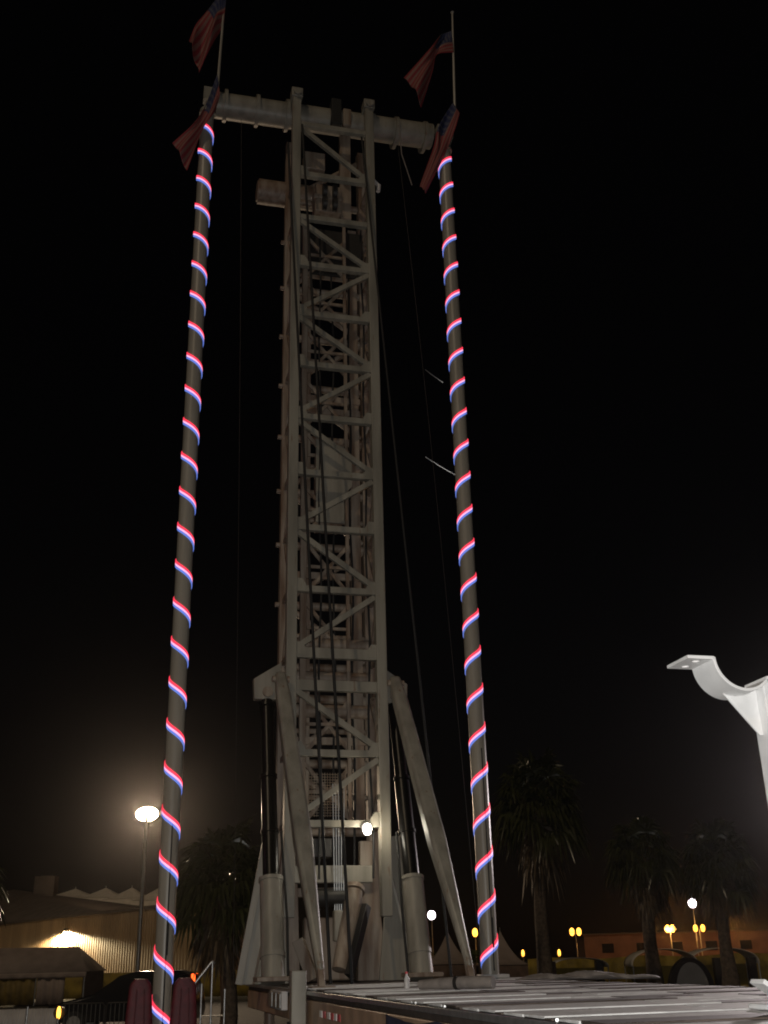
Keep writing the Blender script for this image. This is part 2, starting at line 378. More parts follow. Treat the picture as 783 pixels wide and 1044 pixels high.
def strut(u0, u1, label):
    a, b = U(u0, .16, 6.8), U(u1, 3.6, DECK + .14)
    at = lambda t: a.lerp(b, t)
    H = Thing('support_strut', U(u1, 3.6, DECK), label, 'support strut', 'struts bracing the tower')
    m = MB(); m.loft([at(0), at(.10), at(.62), at(.985)], [.20, .26, .28, .11])
    H.part(m, 'beam', M['mast'], bevel=.06)
    H.part(MB().bar(at(.96), b + U(0, 0, -.14 + .005), .09, .12), 'foot_fork', M['mast_old'], bevel=.01)
    H.part(MB().box(U(u1, 3.6, DECK + .02), (.34, .34, .03)), 'base_plate', M['mast_old'], bevel=.006)
    H.part(MB().cyl(at(.02) + U(-.16, 0, 0), at(.02) + U(.16, 0, 0), .06, n=14), 'pin', M['mast_old'])
strut(-1.07, -.95, 'grey tapered strut crossing in front of the left tower leg')
strut(1.13, 1.25, 'grey tapered strut slanting off to the right of the tower, right of the cylinder')

# ------------------------------------------------------------------ striped poles
LEDP = .765
def striped_pole(u, zb, sgn, zph, nturn, label, zpole, beam, fo, fz):
    P = Thing('striped_pole', U(u, 0, zb), label, 'light pole', 'striped light poles')
    P.part(MB().sweep([U(u, 0, zb), U(u, 0, zb + (zpole - zb) * .5), U(u, 0, zpole)], [.155, .155, .15], 32), 'pole', M['pole'])
    P.part(MB().cyl(U(u, 0, zpole), U(u, 0, zpole + .12), .19, .17, n=28).cyl(U(u, 0, zpole + .12), U(u + fo * .5, 0, zpole + .5), .13, .09, n=20).cyl(U(u + fo * .5, 0, zpole + .48), U(u + fo, 0, fz + .1), .085, .05, n=14)
           .bar(U(u, -.1, 20.72), U(u, -.34, 20.74), .2, .34), 'pole_head', M['mast'])
    P.part(MB().cyl(U(u + fo, 0, fz), U(u + fo + .10, 0, 24.6), .035, .025, n=10).lathe([(.001, -.05), (.05, 0), (.001, .05)], U(u + fo + .10, 0, 24.63), 10), 'flagpole', M['pole'])
    sp = P.part(MB().sweep([U(u + .02, .157, zb + .1), U(u + .02, .157, zb + 4.0)], .012, 8).sweep([U(u + .03, .16, 2.0), U(u + .03, .16, 2.5)], .02, 8), 'power_cord', M['black'])
    strip = None
    for k, (nm, mm) in enumerate((('red_strand', 'led_red'), ('white_strand', 'led_white'), ('blue_strand', 'led_blue'))):
        m = MB(); N = int(nturn * 28); w = (.054, .040, .052)[k] ; oc = (.047, .000, -.046)[k]
        for i in range(N + 1):
            th = math.pi / 2 + 2 * math.pi * (i / 28 - .32)
            z = zph + LEDP * (i / 28 - .32) + oc
            a = th * 1.0 if sgn > 0 else math.pi - th
            for r, dz in ((.1545, -w / 2), (.170, -w / 2), (.170, w / 2), (.1545, w / 2)):
                m.v.append(U(u + r * math.cos(a), r * math.sin(a), z + dz))
        for i in range(N):
            for q in range(4):
                A_, B_ = i * 4 + q, i * 4 + (q + 1) % 4; m.f.append((A_, B_, B_ + 4, A_ + 4))
        if strip is None:
            strip = P.part(m, 'light_spiral', M[mm])
        else: P.part(m, nm, M[mm], strip)
    if beam:
        P.part(MB().box(U(u + .1, -.02, 1.40), (1.16, .4, .19)), 'base_beam', M['vinyl'], bevel=.012)
        P.part(MB().box(U(u + .05, -.02, 1.53), (.5, .36, .06)), 'base_plate', M['vinyl'], bevel=.008)
        P.part(MB().cyl(U(u + .1, -.02, .02), U(u + .1, -.02, 1.3), .09, n=16).box(U(u + .1, -.02, .05), (.5, .5, .05)), 'jack_leg', M['mast_old'])
    else:
        P.part(MB().box(U(u, 0, .06), (.7, .7, .12)), 'base_plate', M['mast_old'], bevel=.01)
    return P
striped_pole(-2.93, .1, 1, 19.45 - LEDP * 25, 25.5, 'left striped pole wound with red, white and blue lights, between two red seats', 19.95, False, .20, 20.7)
striped_pole(2.79, 1.52, -1, 19.57 - LEDP * 23, 23.6, 'right striped pole wound with red, white and blue lights, standing on a white beam', 19.95, True, .34, 21.3)

# ------------------------------------------------------------------ flags
def cat(pts, t):
    n = len(pts) - 1; x = min(t * n, n - 1e-6); i = int(x); f = x - i
    p = [Vector(pts[max(0, min(n, i + k))]) for k in (-1, 0, 1, 2)]
    return .5 * ((2 * p[1]) + (p[2] - p[0]) * f + (2 * p[0] - 5 * p[1] + 4 * p[2] - p[3]) * f * f + (3 * p[1] - p[0] - 3 * p[2] + p[3]) * f ** 3)
def flag(top, bot, v, ph, amp, label):
    tp = [U(a, v, b) for a, b in top]; bt = [U(a, v, b) for a, b in bot]
    def fn(s, t):
        p = cat(bt, s).lerp(cat(tp, s), t)
        w = amp * min(1, s * 3)
        p.y += w * math.sin(s * 7 + t * 5 + ph) + w * .6 * math.sin(t * 11 + ph * 2 + s * 3)
        p.x += .25 * w * math.sin(t * 9 + s * 6 + ph)
        p.z += .2 * w * math.cos(s * 9 + t * 6)
        return p
    single(MB().grid(fn, 40, 26), 'flag', M['flag'], tp[0], label, 'flag', 'flags at the tops of the striped poles', solid=.006, angle=80)
flag([(-2.60, 23.95), (-2.96, 23.42), (-3.3, 22.68), (-3.46, 22.1)], [(-2.66, 22.84), (-2.76, 22.6), (-2.96, 21.75), (-3.17, 21.2)], .03, .3, .10,
     'drooping red striped flag with a dark blue corner, topmost on the left flagpole')
flag([(-2.76, 21.0), (-2.97, 20.15), (-3.26, 19.35), (-3.67, 18.8)], [(-2.68, 20.4), (-2.82, 19.72), (-3.06, 19.1), (-3.34, 18.12)], .24, 1.4, .07,
     'red striped flag trailing past the head of the left pole, below another flag')
flag([(3.17, 23.95), (2.86, 23.72), (2.5, 23.05), (1.87, 22.15)], [(3.19, 23.22), (2.72, 22.93), (2.6, 22.45), (2.25, 21.28)], .03, 2.2, .09,
     'twisted red striped flag blowing left from the right flagpole')
flag([(3.0, 21.3), (2.54, 20.38), (2.41, 19.69), (2.08, 18.64)], [(3.16, 21.0), (3.0, 20.41), (2.7, 19.63), (2.16, 18.37)], .26, 3.1, .06,
     'furled dull red flag hanging across the head of the right striped pole')

# ------------------------------------------------------------------ hanging cables
def cable(p, q, r, label, sag=.0, m='black', group='cables hung from the tower top'):
    p, q = Vector(p), Vector(q)
    pts = [p.lerp(q, t / 30) + U(0, sag * math.sin(math.pi * t / 30), 0) for t in range(31)]
    single(MB().sweep(pts, r, 8), 'cable', M[m], q, label, 'cable', group)
cable(U(-1.06, .12, 19.4), U(-.36, 1.29, DECK + .01), .027, 'long black cable hanging down the tower front, nearest its left leg')
cable(U(-.73, .12, 20.0), U(-.11, 1.73, DECK + .01), .027, 'long black cable hanging down the middle of the tower front')
cable(U(.70, .12, 19.9), U(1.60, 1.5, DECK + .01), .024, 'black cable crossing from the tower top past the right cylinder and strut')
cable(U(1.75, -.45, 20.4), U(2.62, .0, 1.6), .005, 'thin dark wire hanging from the cross tube beside the right striped pole', m='dark', sag=.2)
cable(U(-2.1, -.45, 20.4), U(-1.7, -.6, 1.6), .005, 'thin dark wire hanging from the cross tube between left pole and tower', m='dark', sag=.2)
for (u0, z0, u1, z1) in ((2.08, 13.82, 2.46, 13.51), (2.0, 11.68, 2.66, 11.28)):
    single(MB().sweep([U(u0, -.05, z0), U((u0 + u1) / 2, 0, (z0 + z1) / 2 - .03), U(u1, 0, z1)], .009, 8), 'stay_wire', M['steel'], U(u1, 0, z1),
           'upper of two short stay wires beside the right striped pole' if z0 > 12 else 'lower of two short stay wires beside the right striped pole', 'wire', 'stay wires on the right pole')
single(MB().sweep([U(1.65, .1, 20.5), U(1.68, .1, 19.6), U(1.9, .12, 18.7)], .014, 8), 'halyard', M['canvas'], U(1.9, .12, 18.7), 'short pale rope dangling from the right end of the cross tube', 'rope')

# ------------------------------------------------------------------ trailer
TL = Thing('ride_trailer', U(0, 6, 0), 'long flat trailer with light deck plates carrying the tower', 'trailer')
TL.part(MB().box(U(.03, 6.9, 1.44), (2.5, 18.2, .10)), 'deck_frame', M['deckdark'], bevel=.01)
for u in (-1.19, 1.25):
    TL.part(MB().box(U(u, 6.9, 1.235), (.09, 18.2, .3)), 'chassis_rail', M['chassis'], bevel=.012)
TL.part(MB().box(U(-1.26, 6.9, 1.475), (.045, 18.2, .05)), 'edge_strip', M['steel'], bevel=.006)
TL.part(MB().box(U(2.0, 8.9, 1.44), (1.35, 12.2, .09)), 'side_platform', M['deckdark'], bevel=.01)
rnd = random.Random(3)
v = 2.2
row = 0
while v < 15.4:
    w = .40
    cuts = (-1.21, .50 + .14 * ((row * 7) % 5 - 2), 1.40 + .1 * ((row * 3) % 4 - 1.5), 2.62)
    for k in range(3):
        dark = (k == 0 and row % 6 == 5) or (k == 1 and row % 3 == 1) or (k == 2 and row % 2 == 1)
        ua, ub = cuts[k] + .012, cuts[k + 1] - .012
        p = TL.part(MB().box(U((ua + ub) / 2, v + w / 2, DECK + .007 + .004 * ((row + k) % 2)), (ub - ua, w - .025, .018)), 'deck_plate', M['deckdark' if dark else 'alu'], bevel=.004)
        if dark: p['label'] = 'worn brown deck plate'
    if row % 2 == 1:
        TL.part(MB().box(U(.7, v + w + .075, DECK + .004), (3.82, .13, .014)), 'deck_strip', M['deckdark'], bevel=.004)
        v += .15
    v += w; row += 1
TL.part(MB().box(U(-1.30, 1.95, 1.33), (.1, 1.2, .26)), 'tool_box', M['vinyl'], bevel=.015)
for k in range(3): TL.part(MB().box(U(-1.36, 1.55 + .4 * k, 1.33), (.02, .3, .2)), 'tool_box_lid', M['steel'], bevel=.006)
jk = TL.part(MB().box(U(-1.38, 4.15, 1.3), (.2, .2, .9)), 'jack_post', M['mast'], bevel=.012)
TL.part(MB().cyl(U(-1.38, 4.15, .06), U(-1.38, 4.15, .95), .07, n=16).box(U(-1.38, 4.15, .03), (.45, .45, .06)), 'jack_foot', M['mast_old'], jk)
TL.part(MB().bar(U(-1.49, 4.15, 1.12), U(-1.55, 4.2, 1.0), .03, .05), 'jack_handle', M['dark'], jk)
for vv in (3.35, 5.05, 5.55, 5.95):
    TL.part(MB().box(U(-1.238, vv, 1.25), (.006, .16, .075)), 'reflector_tape', M['tape_white'])
    TL.part(MB().box(U(-1.238, vv + .2, 1.25), (.006, .16, .075)), 'reflector_tape', M['tape_red'], label='red strip of reflector tape')
for vv in (8.2, 9.6):
    for u in (-.85, .95):
        wh = TL.part(MB().cyl(U(u - .13, vv, .48), U(u + .13, vv, .48), .48, n=28), 'wheel', M['rubber'], bevel=.03)
        TL.part(MB().cyl(U(u - .14, vv, .48), U(u + .14, vv, .48), .25, n=20), 'rim', M['steel'], wh)
for vv in (-1.0, 14.5):
    for u in (-1.0, 1.05): TL.part(MB().cyl(U(u, vv, 0), U(u, vv, 1.1), .09, n=14), 'stand_leg', M['mast_old'])
for vv in (3.4, 8.8, 14.3): TL.part(MB().cyl(U(2.45, vv, 0), U(2.45, vv, 1.4), .05, n=12), 'platform_leg', M['steel'])
for k in (9.4, 10.3, 12.7):
    TL.part(MB().cyl(U(-1.2, k, DECK + .0), U(-1.2, k, DECK + .016), .02, n=8), 'deck_bolt', M['steel'])

def skirt(s, t):
    vv = 8.75 + 7.2 * s
    sw = abs(math.sin(math.pi * s * 4.5))
    return U(-1.30 - .035 * math.sin(s * 95) * (1 - t * .7) - .02 * math.sin(s * 41 + 1), vv, .12 + (1.40 - .12 - .05 * sw) * t)
single(MB().grid(skirt, 220, 12), 'skirt_cloth', M['navy'], U(-1.3, 12, .1), 'dark navy cloth skirt hung along the near side of the trailer', 'cloth skirt', solid=.008, angle=80)

# mast rest (cradle) near the camera
C = Thing('mast_rest', U(.42, 12.9, DECK), 'bright white steel mast rest with a half round saddle on a post', 'mast rest')
C.part(MB().box(U(.58, 12.88, (DECK + .05 + 3.655) / 2), (.24, .18, 3.655 - DECK - .05)), 'post', M['white'], bevel=.012)
cu, cz, r0, r1, va, vb = .285, 3.80, .215, .237, 12.74, 13.04
CUT = R(43)
seg = 40
for sx in (-1, 1):
    sad = MB(); cc = .58 + sx * (.58 - cu)
    for i in range(seg + 1):
        a = math.pi + (math.pi - CUT) * i / seg
        for r, vv in ((r0, va), (r1, va), (r1, vb), (r0, vb)):
            sad.v.append(U(cc - sx * r * math.cos(a), vv, cz + r * math.sin(a)))
    for i in range(seg):
        for q in range(4):
            A_, B_ = i * 4 + q, i * 4 + (q + 1) % 4; sad.f.append((A_, B_, B_ + 4, A_ + 4))
    sad.f += [(0, 1, 2, 3), (seg * 4 + 3, seg * 4 + 2, seg * 4 + 1, seg * 4)]
    C.part(sad, 'saddle', M['white'], bevel=.003)
for sx in (-1, 1):
    C.part(MB().sweep([U(.58 + sx * (.58 - a), 12.87, b - .004) for a, b in ((.19, 3.582), (.215, 3.571), (.25, 3.563), (.285, 3.562), (.33, 3.566), (.37, 3.576), (.41, 3.592), (.452, 3.617))], [.007, .006, .008, .006, .0075, .006, .008, .006], 8), 'weld_bead', M['white'])
C.part(MB().box(U(.58, 12.89, 3.667), (.246, .296, .022)), 'cap_plate', M['white'], bevel=.003)
for s in (-1, 1):
    x0 = .58 + s * (.58 - cu + .227); x1 = .58 + s * (.58 - cu + .435)
    pl = MB()
    # flange plate with two bolt holes (a ring of quads round each hole)
    xs = sorted((x0, x1)); holes = [(.5, .27), (.5, .73)]
    for hv in (0, 1):
        y0_, y1_ = va + (vb - va) * (.5 * hv), va + (vb - va) * (.5 * hv + .5)
        cx_, cy_, hr = (xs[0] + xs[1]) / 2, (y0_ + y1_) / 2, .028
        n = 24; ring = []
        ca0 = math.atan2((y1_ - y0_), (xs[1] - xs[0]))
        angs = sorted([2 * math.pi * k / n for k in range(n)] + [ca0, math.pi - ca0, math.pi + ca0, 2 * math.pi - ca0]); n = len(angs)
        for a in angs:
            ca, sa = math.cos(a), math.sin(a)
            hx, hy = (xs[1] - xs[0]) / 2, (y1_ - y0_) / 2
            t = min(hx / abs(ca) if abs(ca) > 1e-6 else 9, hy / abs(sa) if abs(sa) > 1e-6 else 9)
            ring.append(((cx_ + hr * ca, cy_ + hr * sa), (cx_ + t * ca, cy_ + t * sa)))
        b0 = len(pl.v)
        for (i_, o_) in ring:
            for zz in (3.782, 3.804):
                pl.v.append(U(i_[0], i_[1], zz)); pl.v.append(U(o_[0], o_[1], zz))
        for k in range(n):
            a, b = b0 + 4 * k, b0 + 4 * ((k + 1) % n)
            pl.f += [(a, a + 1, b + 1, b), (a + 2, b + 2, b + 3, a + 3), (a, b, b + 2, a + 2), (a + 1, a + 3, b + 3, b + 1)]
    C.part(pl, 'flange', M['white'])
for sx in (-1, 1):
    gp = [(.185, 3.583), (.215, 3.570), (.25, 3.562), (.285, 3.561), (.33, 3.565), (.37, 3.575), (.41, 3.592), (.457, 3.62), (.459, 3.29), (.435, 3.285)]
    C.part(MB().ext([U(.58 + sx * (.58 - a), 12.88, b) for a, b in gp], (0, .018, 0)), 'gusset', M['white'], bevel=.003)
C.part(MB().box(U(.56, 12.89, DECK + .04), (.75, .5, .035)), 'base_plate', M['white'], bevel=.006)
C.part(MB().bar(U(.06, 12.99, 1.70), U(.26, 12.99, DECK + .07), .16, .03), 'foot_gusset', M['white'], bevel=.004)
C.part(MB().ext([U(.455, 12.87, DECK + .06), U(.455, 12.87, 1.9), U(.27, 12.87, DECK + .06)], (0, .02, 0)), 'foot_gusset', M['white'], bevel=.003)

# things lying on the deck
rl = Thing('canvas_roll', U(.15, 6.8, DECK + .04), 'rolled grey canvas lying on the trailer deck in front of the white beam', 'canvas roll')
rl.part(MB().sweep([U(-.3, 6.35, DECK + .08), U(-.1, 6.6, DECK + .09), U(.12, 6.85, DECK + .1), U(.36, 7.08, DECK + .1)], [.05, .065, .07, .068], 18), 'roll', M['canvas'])
rl.part(MB().sweep([U(.02, 6.735, DECK + .097), U(.05, 6.77, DECK + .098)], .074, 18), 'strap', M['dark'])
def tarp(s, t):
    a = 2 * math.pi * t
    env = math.sin(math.pi * min(1, max(0.02, s))) ** .5
    rr = (.13 + .035 * math.sin(s * 14) + .02 * math.sin(a * 3 + s * 22)) * env
    return U(1.75 + 1.5 * s + .06 * math.sin(s * 8), 4.1 + 1.3 * s + rr * 1.6 * math.cos(a), DECK + .04 + max(.0, rr * .45 * (1 + math.sin(a)) * .8))
single(MB().grid(tarp, 60, 20), 'tarpaulin', M['canvas'], U(2.3, 4.6, DECK), 'crumpled pale tarpaulin bundle lying along the far side of the deck', 'tarpaulin', angle=80)
bt = Thing('drink_bottle', U(-.42, 6.2, DECK + .04), 'small pale bottle standing on the deck near the right cylinder', 'bottle')
bt.part(MB().lathe([(.001, 0), (.03, .004), (.032, .02), (.032, .11), (.014, .15), (.013, .17), (.001, .17)], U(-.42, 6.2, DECK + .036), 14), 'bottle', M['vinyl'])
bt.part(MB().cyl(U(-.42, 6.2, DECK + .2), U(-.42, 6.2, DECK + .225), .016, n=12), 'cap', M['tape_red'])

# ------------------------------------------------------------------ red ride seats beside the left pole
def seat(u, label):
    v0 = .5
    s = Thing('ride_chair', U(u, v0, 0), label, 'ride chair', 'red ride seats beside the left pole')
    def bk(a, t):
        ang = 2 * math.pi * a
        w = .25 - .08 * t - (.06 * max(0, (t - .9) / .1) ** 2)
        d = .10 - .02 * t
        n = 4.0
        ca, sa = math.cos(ang), math.sin(ang)
        x = w * (abs(ca) ** (2 / n)) * (1 if ca > 0 else -1); y = d * (abs(sa) ** (2 / n)) * (1 if sa > 0 else -1)
        return U(u + x, v0 + y - .08 * t, .52 + 1.12 * t)
    b = s.part(MB().grid(bk, 40, 24).ext([Vector(bk(k / 40, 1.0)) for k in range(40)], (0, 0, .012)), 'backrest', M['red_vinyl'], angle=60)
    for dx in (-.09, .09):
        s.part(MB().sweep([U(u + dx, v0 + .105, .7), U(u + dx * .8, v0 + .07, 1.1), U(u + dx * .65, v0 + .03, 1.5)], .01, 6), 'seam', M['red_vinyl'], b)
    s.part(MB().box(U(u, v0 - .25, .5), (.46, .5, .14)), 'cushion', M['red_vinyl'], bevel=.04)
    for dx in (-1, 1):
        for dy in (-.4, .0): s.part(MB().cyl(U(u + dx * .18, v0 + dy, 0), U(u + dx * .18, v0 + dy, .44), .022, n=10), 'leg', M['dark'])
seat(-3.30, 'dark red padded seat back immediately left of the striped pole foot')
seat(-2.60, 'dark red padded seat back right of the striped pole foot, by the stair rail')

# stair rail
sr = Thing('stair_rail', (-3.5, 22, 0), 'grey steel stair rail with a sloping handrail between red seat and palm trunk', 'handrail', ride=False)
for x, zt in ((-3.47, 1.87), (-3.66, 1.50), (-3.22, 1.40)): sr.part(MB().cyl((x, 22, 0), (x, 22, zt), .022, n=12), 'post', M['steel'])
sr.part(MB().sweep([(-3.95, 21.9, 1.30), (-3.5, 22, 1.86), (-3.47, 22, 1.89), (-3.44, 22.03, 1.85)], .026, 12), 'handrail', M['steel'])
for z in (.55, .95): sr.part(MB().cyl((-3.66, 22, z), (-3.22, 22, z), .014, n=8), 'rail', M['steel'])
for k in range(3): sr.part(MB().box((-3.75 + k * .25, 22.4, .15 + .2 * k), (.26, .8, .05)), 'step', M['deckdark'], bevel=.006)

# ------------------------------------------------------------------ palms
def palm(x, y, zc, rad, tr0, tr1, label, seed, nleaf=70, lean=0.0, group='fan palms behind the ride'):
    rn = random.Random(seed)
    P = Thing('palm_tree', (x, y, 0), label, 'palm tree', group, ride=False)
    H = zc - .2 * rad
    pts = [(x + lean * (k / 10) ** 2 + .03 * math.sin(k), y, H * k / 10) for k in range(11)]
    rs = [tr1 + (tr0 - tr1) * math.exp(-k * .55) + .012 * rn.uniform(-1, 1) for k in range(11)]
    P.part(MB().sweep(pts, rs, 18), 'trunk', M['trunk'])
    c = Vector((x + lean, y, zc - .15 * rad))
    def fan(mb, o, d, L, R_, droop, nb):
        d = d.normalized(); side = d.cross(Vector((0, 0, 1)))
        if side.length < .05: side = Vector((1, 0, 0))
        side.normalize(); up = side.cross(d)
        tw = rn.uniform(-.5, .5); side, up = side * math.cos(tw) + up * math.sin(tw), up * math.cos(tw) - side * math.sin(tw)
        tip = o + d * L - Vector((0, 0, droop * L * .25))
        mid = o + d * L * .5
        mb.add([o - side * .018, o + side * .018, mid + side * .015, mid - side * .015, tip + side * .012, tip - side * .012], [(0, 1, 2, 3), (3, 2, 4, 5)])
        spread = R(rn.uniform(95, 125))
        for k in range(nb):
            a = -spread + 2 * spread * k / (nb - 1)
            dd = (d * math.cos(a) + side * math.sin(a)).normalized()
            ll = R_ * (1 - .28 * abs(a) / spread) * rn.uniform(.85, 1.08)
            wv = d * -math.sin(a) + side * math.cos(a)
            ww = R_ * .055
            fold = up * (ww * (1 if k % 2 else -1) * .5)
            p1 = tip + dd * ll * .55 + up * .02
            p2 = tip + dd * ll - Vector((0, 0, ll * (.18 + .35 * droop + rn.uniform(0, .3))))
            mb.add([tip, p1 + wv * ww + fold, p1 - wv * ww - fold, p2], [(0, 1, 2), (1, 3, 2)])
    mb = MB()
    for i in range(nleaf):
        az = i * 2.39996 + rn.uniform(-.3, .3)
        el = R(80 - 115 * (i / nleaf) ** .8 + rn.uniform(-10, 10))
        d = Vector((math.cos(az) * math.cos(el), math.sin(az) * math.cos(el), math.sin(el)))
        L = rad * rn.uniform(.42, .62)
        fan(mb, c + Vector((0, 0, rn.uniform(-.1, .25) * rad)), d, L, rad * rn.uniform(.42, .56), max(0, .9 - d.z), 17)
    P.part(mb, 'crown', M['frond'], recalc=False, angle=180)
    md = MB()
    for i in range(int(nleaf * .45)):
        az = rn.uniform(0, 6.28); el = R(rn.uniform(-78, -42))
        d = Vector((math.cos(az) * math.cos(el), math.sin(az) * math.cos(el), math.sin(el)))
        fan(md, c + Vector((0, 0, -rn.uniform(.05, .55) * rad)), d, rad * rn.uniform(.2, .42), rad * rn.uniform(.34, .48), 1.3, 13)
    P.part(md, 'dead_fronds', M['frond_dead'], recalc=False, angle=180)
palm(5.75, 45, 7.7, 2.15, .42, .24, 'tall dark fan palm immediately right of the right striped pole', 11, 80, .25)
palm(9.95, 45, 5.65, 1.75, .42, .24, 'shorter dark fan palm standing between two others at the right', 12, 66, .1)
palm(12.85, 45, 5.3, 1.75, .44, .22, 'dark fan palm under the white cradle, rightmost of the palms', 13, 66, .15)
palm(-4.85, 34, 4.3, 1.85, .27, .22, 'dark fan palm with shaggy dead fronds between the left pole and the tower', 14, 80, -.3)
palm(-13.7, 36, 4.2, 1.5, .27, .2, 'dark fan palm cut off by the left edge of the photo', 15, 60)

# ------------------------------------------------------------------ lamps
def lamp_post(name, x, y, z, heads, mlamp, label, cat_='lamp post', group=None, hw=.5, hh=.3, r=.06, gap=1.35):
    P = Thing(name, (x, y, 0), label, cat_, group, ride=False)
    P.part(MB().sweep([(x, y, 0), (x, y, z - .1)], [r * 1.6, r], 12), 'post', M['steel'])
    if heads > 1: P.part(MB().bar((x - hw * heads * .62, y, z - .05), (x + hw * heads * .62, y, z - .05), .07, .07), 'crossarm', M['steel'])
    for k in range(heads):
        hx = x + (k - (heads - 1) / 2) * hw * gap
        hd = P.part(MB().sweep([(hx, y + .05, z), (hx, y + .2, z), (hx, y + .34, z)], [hh * .5, hh * .46, hh * .22], 20), 'lamp_head', M['dark'])
        P.part(MB().ext([(hx + hw * .46 * math.cos(a), y + .045, z + hh * .5 * math.sin(a)) for a in [2 * math.pi * q / 24 for q in range(24)]], (0, -.05, 0)), 'lamp_glass', M[mlamp], hd)
    return P
lamp_post('floodlight', -15.55, 70, 10.6, 1, 'lamp_warm', 'tall floodlight mast glowing warm white behind the left striped pole', 'floodlight', hw=1.55, hh=.88, r=.10, gap=.72)
AG = 'amber street lamps in the distance'
lamp_post('street_lamp', 28.3, 180, 4.75, 2, 'lamp_amber', 'amber double street lamp between the first and second palm trunks from the right pole', 'street lamp', AG, hw=.8, hh=1.15)
lamp_post('street_lamp', 43.1, 180, 4.85, 2, 'lamp_amber', 'amber street lamp just right of the middle palm trunk', 'street lamp', AG, hw=.72, hh=1.1, gap=1.0)
lamp_post('street_lamp', 49.0, 185, 4.9, 2, 'lamp_amber', 'amber double street lamp below the small white floodlight', 'street lamp', AG, hw=.72, hh=1.1, gap=1.65)
lamp_post('street_lamp', 12.6, 180, 5.0, 1, 'lamp_amber', 'amber street lamp between the slanting strut and the right striped pole', 'street lamp', AG, hw=.9, hh=1.3)
lamp_post('street_lamp', 14.6, 190, 4.2, 1, 'lamp_amber', 'dim amber street lamp close behind another, beside the right striped pole', 'street lamp', AG, hw=1.0, hh=1.4)
lamp_post('path_lamp', 13.25, 120, 1.85, 1, 'lamp_amber', 'low amber path lamp just left of the tallest palm trunk', 'path lamp', 'low amber path lamps', hw=.3, hh=.7, r=.04)
lamp_post('path_lamp', 17.0, 120, 1.8, 1, 'lamp_amber', 'low amber path lamp just right of the tallest palm trunk', 'path lamp', 'low amber path lamps', hw=.3, hh=.7, r=.04)
lamp_post('white_floodlight', 47.1, 180, 8.5, 1, 'lamp_white', 'small white floodlight on a thin post above the amber lamps at right', 'floodlight', 'distant white floodlights', hw=1.35, hh=1.35)
lamp_post('white_floodlight', 5.9, 180, 7.7, 1, 'lamp_white', 'small white floodlight seen right of the right hydraulic cylinder', 'floodlight', 'distant white floodlights', hw=1.3, hh=1.3)

# ------------------------------------------------------------------ left: hall, tents, barrier, car
P0, P1 = Vector((-78.1, 168.5, 0)), Vector((-11.5, 80.4, 0))
dr = (P1 - P0); LN = dr.length; dr.normalize(); nrm = Vector((dr.y, -dr.x, 0))
if nrm.y > 0: nrm = -nrm
B = Thing('exhibition_hall', (P0 + P1) / 2, 'long tan hall of corrugated metal with a dark hipped roof behind the grey canopy', 'building', ride=False)
wl = MB(); n = int(LN / .5); HT = 5.85
prev = []
for i in range(n + 1):
    d0 = i * .5
    for a, dd in ((0, 0), (.2, 0), (.26, .12), (.44, .12)):
        prev.append(P0 + dr * (d0 + a) + nrm * dd)
for i in range(len(prev) - 1):
    a, b = prev[i], prev[i + 1]
    wl.add([a, b, b + Vector((0, 0, HT)), a + Vector((0, 0, HT))], [(0, 1, 2, 3)])
B.part(wl, 'wall', M['corr'], recalc=False, angle=20)
back = -nrm
for a, b in ((P1, P1 + Vector((-1, 22, 0))), (P1 + Vector((-1, 22, 0)), P0 + back * 20), (P0 + back * 20, P0)):
    B.part(MB().bar(a + Vector((0, 0, HT / 2)), b + Vector((0, 0, HT / 2)), .15, HT - .02), 'wall', M['corr'])
B.part(MB().ext([P0 + nrm * .25 + Vector((0, 0, HT)), P1 + nrm * .25 + Vector((0, 0, HT)), P1 + back * .25 + Vector((0, 0, HT)), P0 + back * .25 + Vector((0, 0, HT))], (0, 0, .22)), 'eave_trim', M['roofdark'])
E0, E1 = P0 + Vector((0, 0, HT + .2)), P0 + dr * 85 + Vector((0, 0, HT + .2))
rv = MB()
ra, rb = P0 + dr * 10 + back * 11 + Vector((0, 0, 11.3)), P0 + dr * 31 + back * 11 + Vector((0, 0, 11.2))
ba, bb = P0 + back * 20 + Vector((0, 0, HT + .2)), P0 + dr * 74 + back * 20 + Vector((0, 0, HT + .2))
rv.add([E0, E1, rb, ra, ba, bb], [(0, 1, 2, 3), (1, 5, 2), (5, 4, 3, 2), (4, 0, 3)])
B.part(rv, 'roof', M['roofdark'], solid=.12)
rt = Thing('rooftop_unit', (-43.1, 140, 8.5), 'small boxy air unit on the dark hall roof', 'air unit', ride=False)
rt.part(MB().box((-43.1, 140, 11.0), (2.5, 1.8, 2.1)), 'cabinet', M['roofdark'], bevel=.05)
rt.part(MB().cyl((-43.1, 140, 12.05), (-43.1, 140, 12.2), .7, n=20), 'fan_guard', M['dark'])
rt.part(MB().box((-43.1, 140, 8.9), (2.2, 1.6, 2.1)), 'stand', M['roofdark'])
# wall light
wp = P0 + dr * 80.2
wlp = wp + nrm * .35 + Vector((0, 0, 4.75))
ang = math.atan2(dr.y, dr.x)
wk = Thing('wall_light', wp + nrm * .14 + Vector((0, 0, 4.75)), 'lit wall light throwing a pale pool on the corrugated hall', 'wall light', ride=False)
rotw = Matrix.Rotation(ang, 3, 'Z')
wk.part(MB().box(wp + nrm * .26 + Vector((0, 0, 4.77)), (.6, .26, .3), rotw), 'housing', M['dark'], bevel=.03)
wk.part(MB().box(wp + nrm * .28 + Vector((0, 0, 4.59)), (.54, .22, .06), rotw), 'lens', M['lamp_warm'], bevel=.01)

